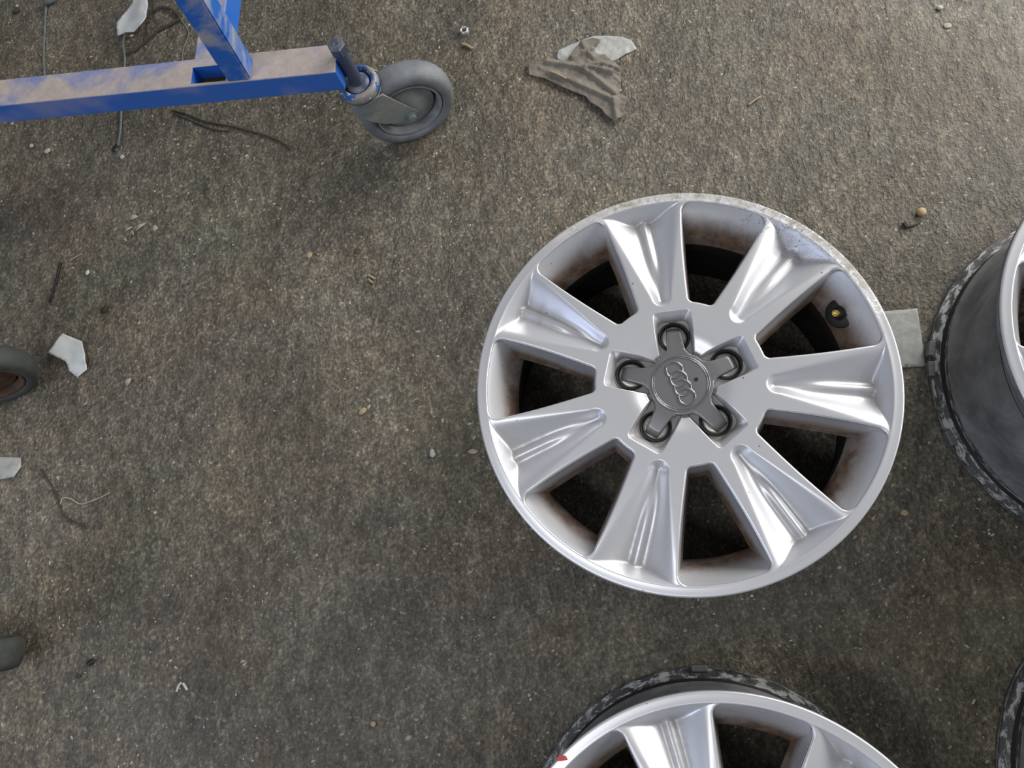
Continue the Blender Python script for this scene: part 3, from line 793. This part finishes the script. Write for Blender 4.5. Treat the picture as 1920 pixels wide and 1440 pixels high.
def pebble(name, px, py, r, mat, label, cat, sq=(1, 1, .5), rot=0, rough=.25, group=None, seed=0):
    bm = bmesh.new(); bmesh.ops.create_icosphere(bm, subdivisions=2, radius=r)
    for v in bm.verts:
        k = 1 + rough * noise.noise(v.co / r * 1.3 + Vector((seed, px, py)))
        v.co = Vector((v.co.x * sq[0] * k, v.co.y * sq[1] * k, v.co.z * sq[2] * k))
    zmin = min(v.co.z for v in bm.verts)
    p = at(px, py, r * sq[2]); o = obj(name, bm, M[mat], None, True); o.location = (p.x, p.y, -zmin - .0003 * 0); o.rotation_euler = (0, 0, rot)
    return tag(o, label, cat, group)
pebble('pebble', 1728, 397, .0066, 'stone', 'round tan pebble beside the black clip', 'pebble', (1, 1, .6), 0, .1)
pebble('pebble', 59, 273, .0040, 'chip', 'white pebble below the blue rail at far left', 'pebble')
pebble('pebble', 89, 283, .0055, 'chip', 'flat pale pebble just right of the white one below the rail', 'pebble', (1.2, .8, .4), .5)
pebble('pebble', 229, 294, .0042, 'chip', 'pale pebble at the lower end of the cord', 'pebble')
pebble('pebble', 164, 511, .0040, 'paper', 'bright white crumb between the black stick and the leaf litter', 'crumb', (.9, 1.2, .4))
pebble('paint_fleck', 153, 399, .0050, 'tyre_grey', 'round blue-grey fleck left of the leaf litter', 'fleck', (1, .9, .2))
pebble('crumb', 170, 1242, .0055, 'black', 'black crumb, the larger of two low on the left', 'crumb', (1.3, .8, .5), .5)
pebble('crumb', 147, 1268, .0040, 'twig', 'small dark crumb just below the larger black one', 'crumb')
pebble('crumb', 216, 277, .0060, 'black', 'black rubber crumb at the end of the cord', 'crumb', (.9, 1.5, .5), -.5)
pebble('crumb', 30, 20, .0060, 'twig', 'dark crumb in the top left corner', 'crumb', (1.6, .8, .5), .6)
pebble('pebble', 32, 11, .0030, 'chip', 'tiny white pebble in the top left corner', 'pebble')
pebble('crumb', 196, 580, .0060, 'twig', 'brown crumb above and right of the torn paper', 'crumb', (1.2, .9, .5), .4, .5)
pebble('crumb', 92, 1, .0095, 'cord', 'grey rubber lump at the top of the left cord', 'crumb', (1.6, .8, .7), .2)
pebble('pebble', 580, 478, .0050, 'stone', 'yellowish pebble in the open floor left of the wheel', 'pebble', (1, 1, .25))
pebble('pebble', 671, 470, .0058, 'rust', 'orange-brown flat pebble left of the whole wheel', 'pebble', (1.1, .8, .12))
pebble('pebble', 680, 771, .0058, 'stone', 'tan pebble left of the hub height of the whole wheel', 'pebble', (1.2, .8, .3), .7)
pebble('pebble', 811, 850, .0060, 'chip', 'ragged pale flake near the lower left of the whole wheel', 'flake', (.7, 1.1, .3), .2, .5)
pebble('pebble', 700, 1357, .0038, 'stone', 'lone yellow-tan pebble at the bottom of the floor', 'pebble', (1, 1, .4))
pebble('pebble', 1762, 14, .0040, 'chip', 'pale pebble near the top right corner', 'pebble', (1.2, 1, .5))
pebble('pebble', 1776, 48, .0055, 'leaf', 'brown-pink flat pebble near the top right corner', 'pebble', (1.1, .9, .2))
pebble('pebble', 1696, 961, .0045, 'stone', 'tan pebble below right of the whole wheel', 'pebble', (1.1, .9, .3))
# leaf litter
def leaf(px, py, ln, wd, rot, lift, label):
    bm = bmesh.new(); N = 8; rows = []; ln *= 1.2; wd *= 1.35
    for i in range(N + 1):
        t = i / N; w = wd * math.sin(PI * min(1, t * .9 + .06)) ** .7
        z = lift * math.sin(t * PI) + .0008
        rows.append([bm.verts.new(((t - .5) * ln, s * w, z + abs(s) * .0012)) for s in (-1, 0, 1)])
    for a, b in zip(rows[:-1], rows[1:]):
        for k in range(2): bm.faces.new((a[k], b[k], b[k + 1], a[k + 1]))
    o = obj('dry_leaf', bm, M['leaf'], None, True); p = at(px, py, 0); o.location = (p.x, p.y, 0); o.rotation_euler = (0, 0, rot)
    m = o.modifiers.new('s', 'SOLIDIFY'); m.thickness = .0005; m.offset = 1
    tag(o, label, 'leaf', 'dry leaf bits in the dark patch left of centre')
leaf(265, 427, .016, .0026, .72, .003, 'largest pale dry leaf of the litter, pointing up to the right')
leaf(243, 431, .013, .0018, .6, .002, 'narrow dry leaf left of the largest one in the litter')
leaf(252, 409, .012, .0032, .35, .002, 'dull broad leaf bit at the top of the litter')
leaf(251, 437, .009, .0014, -1.1, .002, 'small leaf sliver between the two long leaves')
leaf(237, 450, .008, .0016, -.7, .002, 'lowest leaf bit of the litter')
leaf(243, 717, .011, .0034, 1.2, .003, 'curled tan leaf scrap right of the torn white paper')
leaf(292, 429, .009, .0036, .1, .001, 'rounded brownish leaf bit at the right of the litter')
leaf(888, 847, .012, .0026, .05, .001, 'brownish flake just left of the lower rim of the whole wheel')
# hex nut
p = at(870.5, 57.5, .004); bm = bmesh.new()
add_lathe(bm, [(.0042, .0002), (.0042, .0066), (.0052, .0072), (.0062, .0070), (.0072, .0062), (.0072, .0002)], 24)
for v in bm.verts:
    r = math.hypot(v.co.x, v.co.y)
    if r > .0065:
        a = math.atan2(v.co.y, v.co.x); q = (a % (PI / 3)) - PI / 6; k = .0066 / math.cos(q)
        v.co.x = k * math.cos(a); v.co.y = k * math.sin(a)
nut = obj('hex_nut', bm, M['steel']); auto(nut, 30); nut.location = (p.x, p.y, 0); nut.rotation_euler = (0, 0, .3)
tag(nut, 'small zinc hex nut lying open end up near the top, right of the caster', 'nut')
# black clip
p = at(1706, 421, 0); clip = thing('plastic_clip', 'black broken plastic clip beside the tan pebble', 'clip', (p.x, p.y, 0), 0)
bm = bmesh.new(); add_tube(bm, [at(1699, 426, .002) - p, at(1712, 423, .002) - p, at(1727, 416, .0015) - p], [.0019, .0017, .0008], 6)
obj('prong', bm, M['black'], clip)
bm = bmesh.new(); a, b = at(1694, 417, .003) - p, at(1701, 426, .002) - p
add_tube(bm, [a, b], [.0034, .0030], 6, .6); obj('clip_body', bm, M['black'], clip)

# loose grit all over the concrete: nobody could count it
def grit():
    bm = bmesh.new(); rng = random.Random(3)
    for i in range(15000):
        x = rng.uniform(-1.25, 1.05); y = rng.uniform(-.75, 1.45)
        dens = .35 + .65 * noise.noise(Vector((x * 2.2, y * 2.2, 5))) + .35 * (x + y) * .5
        if rng.random() > .45 + dens: continue
        if any(.218 < math.hypot(x - o_.location.x, y - o_.location.y) < .237 for o_ in (wheel, w2, w3, w4)): continue
        s = rng.choice((.0007, .0009, .0011, .0011, .0014, .0019)) * rng.uniform(.7, 1.2)
        if rng.random() < .02: s *= 1.6
        a = rng.uniform(0, PI) if rng.random() < .5 else rng.gauss(.5, .4)
        e = rng.uniform(1.0, 2.2); ca, sa = math.cos(a), math.sin(a); k = 5
        top = bm.verts.new((x, y, s * .55)); ring = []
        for j in range(k):
            t = 2 * PI * j / k + rng.uniform(-.3, .3); r = s * rng.uniform(.75, 1.15); u, v = r * e * math.cos(t), r * math.sin(t)
            ring.append(bm.verts.new((x + u * ca - v * sa, y + u * sa + v * ca, -.0001)))
        for j in range(k): bm.faces.new((ring[j], ring[(j + 1) % k], top))
    o = obj('grit', bm, M['grit'])
    tag(o, 'pale loose grit scattered over the concrete floor', 'grit', kind='stuff')
grit()
